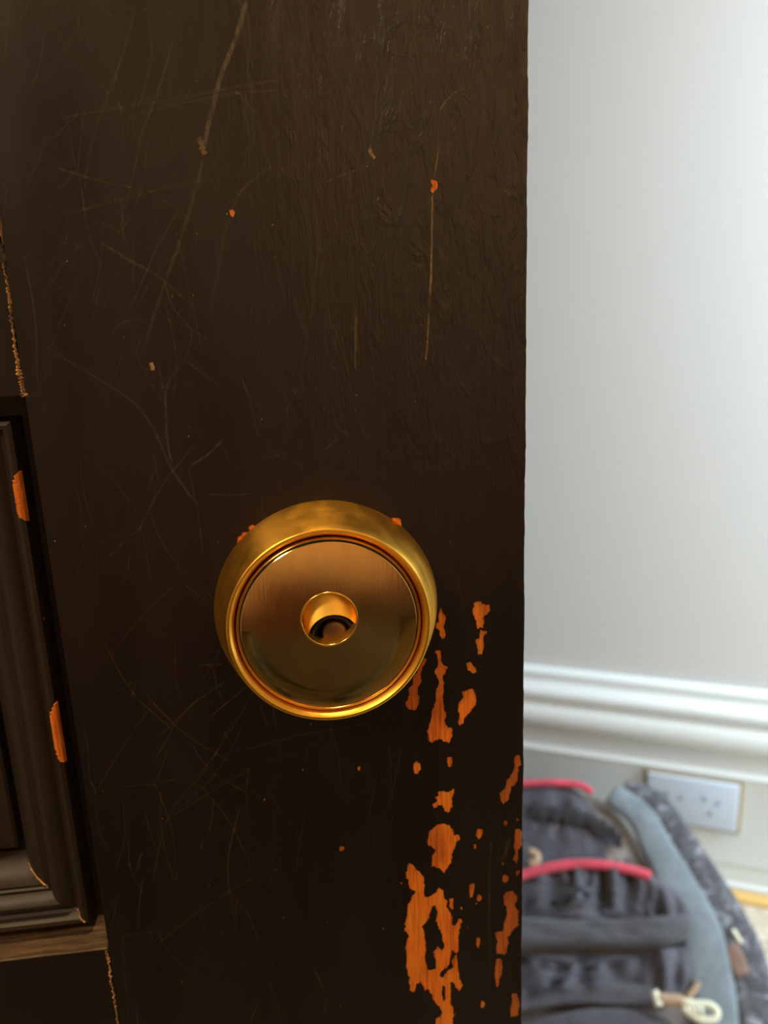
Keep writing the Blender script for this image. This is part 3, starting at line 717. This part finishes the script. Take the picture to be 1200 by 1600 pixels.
pr = empty('person', (PB.x, PB.y, 0)); tag(pr, 'person in dark red sweater squatting behind the camera, hands raised in front', 'person')
# joints relative to the pelvis
J = dict(pel=(0, 0, .08), belly=(0, .02, .22), chest=(0, .05, .42), neck=(0, .08, .56), head=(0, .11, .66), crown=(0, .12, .74))
V_ = [J['pel'], J['belly'], J['chest'], J['neck'], J['head'], J['crown']]; E_ = [(0, 1), (1, 2), (2, 3), (3, 4), (4, 5)]
RAD = [(.13, .10), (.12, .09), (.14, .10), .052, (.050, .060), (.035, .04)]
for s in (-1, 1):
    i = len(V_)
    V_ += [(s*.17, .05, .47), (s*.23, .17, .27), (s*.10, .36, .37), (s*.05, .41, .385)]; RAD += [.055, .045, .035, .028]
    E_ += [(2, i), (i, i+1), (i+1, i+2), (i+2, i+3)]
    for f_, (dx, ln) in enumerate(((-.030, .060), (-.010, .070), (.010, .066), (.028, .050))):
        k = len(V_); V_ += [(s*.02, .43, .385+dx), (-s*.01, .445, .38+dx), (-s*(.01+ln*.5), .44, .375+dx)]; RAD += [.010, .009, .008]
        E_ += [(i+3, k), (k, k+1), (k+1, k+2)]
    k = len(V_); V_ += [(s*.03, .435, .42), (s*.0, .445, .44)]; RAD += [.012, .009]; E_ += [(i+3, k), (k, k+1)]
    i = len(V_)
    V_ += [(s*.10, .04, .05), (s*.20, .40, .20), (s*.16, .22, -.21), (s*.17, .34, -.262)]; RAD += [.075, .055, .042, .028]
    E_ += [(0, i), (i, i+1), (i+1, i+2), (i+2, i+3)]
body = skinned('body', V_, E_, RAD, M_skin, pr)
SV = [J['pel'], J['belly'], J['chest'], (0, .075, .53)]; SE = [(0, 1), (1, 2), (2, 3)]; SR = [(.17, .135), (.16, .13), (.18, .14), .075]
for s in (-1, 1):
    i = len(SV); SV += [(s*.18, .05, .47), (s*.235, .17, .27), (s*.17, .27, .32)]; SR += [.075, .062, .055]; SE += [(2, i), (i, i+1), (i+1, i+2)]
skinned('sweater', SV, SE, SR, M_shirt, pr)
TV = [(0, -.01, .07)]; TE = []; TR = [(.165, .12)]
for s in (-1, 1):
    i = len(TV); TV += [(s*.115, .10, .08), (s*.16, .25, .14), (s*.20, .40, .19), (s*.185, .33, .02), (s*.163, .235, -.17)]; TR += [.100, .085, .075, .066, .062]; TE += [(0, i), (i, i+1), (i+1, i+2), (i+2, i+3), (i+3, i+4)]
skinned('trousers', TV, TE, TR, M_trous, pr)
def headpt(d, k=1.0):
    x, y, z = d
    w_ = .074*(1-.16*max(0, -z)**1.5); p = Vector((x*w_, y*.092, z*.112))
    if y > 0:
        face = y*max(0, 1-abs(z)*.9)
        p.y += -.004*face
        p.y += .026*math.exp(-(x/.16)**2-((z+.14)/.17)**2)            # nose
        p.y -= .010*math.exp(-((abs(x)-.36)/.16)**2-((z-.06)/.10)**2)   # eye sockets
        p.y += .006*math.exp(-(x/.30)**2-((z+.46)/.05)**2)+.006*math.exp(-(x/.26)**2-((z+.56)/.05)**2)  # lips
        p.y += .010*math.exp(-(x/.3)**2-((z+.84)/.14)**2)               # chin
    return PB+Vector((0, .115, .685))+p*k
hb = bmesh.new(); bmesh.ops.create_icosphere(hb, subdivisions=6, radius=1)
for v_ in hb.verts: v_.co = headpt(v_.co)
for s_ in (-1, 1):                                # ears
    r_ = bmesh.ops.create_uvsphere(hb, u_segments=16, v_segments=10, radius=1)['verts']
    for v_ in r_: v_.co = PB+Vector((s_*.074+v_.co.x*.010, .105+v_.co.y*.020, .68+v_.co.z*.032))
hb.from_mesh(body.data); hb.to_mesh(body.data); hb.free()
for p_ in body.data.polygons: p_.use_smooth = True
bm = bmesh.new(); bmesh.ops.create_icosphere(bm, subdivisions=6, radius=1)
bmesh.ops.delete(bm, geom=[v_ for v_ in bm.verts if v_.co.z < .46+.12*abs(v_.co.x)+(-1.05 if v_.co.y < -.1 else (-.7 if v_.co.y < .12 and abs(v_.co.x) > .5 else 0))], context='VERTS')
for v_ in bm.verts: v_.co = headpt(v_.co, 1.09+.02*noise.noise(v_.co*9))
bmesh.ops.solidify(bm, geom=list(bm.faces), thickness=.006)
obj('hair', bm, M_hair, pr, True)
for s_ in (-1, 1):
    bm = bmesh.new(); bmesh.ops.create_uvsphere(bm, u_segments=16, v_segments=12, radius=.0115)
    for v_ in bm.verts: v_.co += PB+Vector((s_*.029, .182, .692))
    obj('eye', bm, mat('eye', (.06, .04, .03), .2)[0], pr, True)
    bm = bmesh.new(); bmesh.ops.create_uvsphere(bm, u_segments=24, v_segments=14, radius=1)
    for v_ in bm.verts:
        q = v_.co.copy(); v_.co = PB+Vector((s_*.168+q.x*(.046-.006*q.y), .31+q.y*.125, -.2455+max(-.045, q.z*.06*(1.15-.45*q.y))))
    obj('shoe', bm, M_hair, pr, True)
settle(pr)
M_rug, nt, b = mat('rug', (.12, .095, .058), .95)  # unseen rug, added to darken what the brass face reflects
bump(nt, b, [(ntex(nt, (300, 300, 300), 1, 3), .002, .6)])
bm = bmesh.new(); box(bm, (-1.4, -1.745, .0), (1.6, -.12, .008)); bevelled(bm, .003); tag(obj('rug', bm, M_rug), 'dark olive rug added by the door, unseen, to darken the brass reflection', 'rug')

# ------------------------------------------------------------ added, unseen wall lamp of the near room
M_glow, nt, b = mat('lit_shade', (1, .8, .55), .5); b.inputs['Emission Color'].default_value = (1.0, .66, .33, 1); b.inputs['Emission Strength'].default_value = 3.0
M_metal, _, _ = mat('lamp_metal', (.5, .4, .25), .3, 1.0)
wl = empty('added_wall_lamp', (.80, Y0, 1.9)); tag(wl, 'warm wall lamp added behind the camera, unseen, for the glow in the door paint', 'lamp')
bm = lathe([(0, 0), (.05, 0), (.05, .02), (0, .02)], .80, 1.9, 32); 
for v in bm.verts: v.co.y = Y0-v.co.y+.0
obj('back_plate', bm, M_metal, wl)
bm = bmesh.new(); tube(bm, [Vector((.80, Y0+.01, 1.9)), Vector((.80, Y0+.16, 1.9))], .008); obj('arm', bm, M_metal, wl)
bm = bmesh.new(); bmesh.ops.create_cone(bm, segments=40, radius1=.09, radius2=.06, depth=.16, cap_ends=True)
for v in bm.verts: v.co += Vector((.80, Y0+.20, 1.97))
obj('lamp_shade', bm, M_glow, wl, True)
settle(wl)
print('OK')
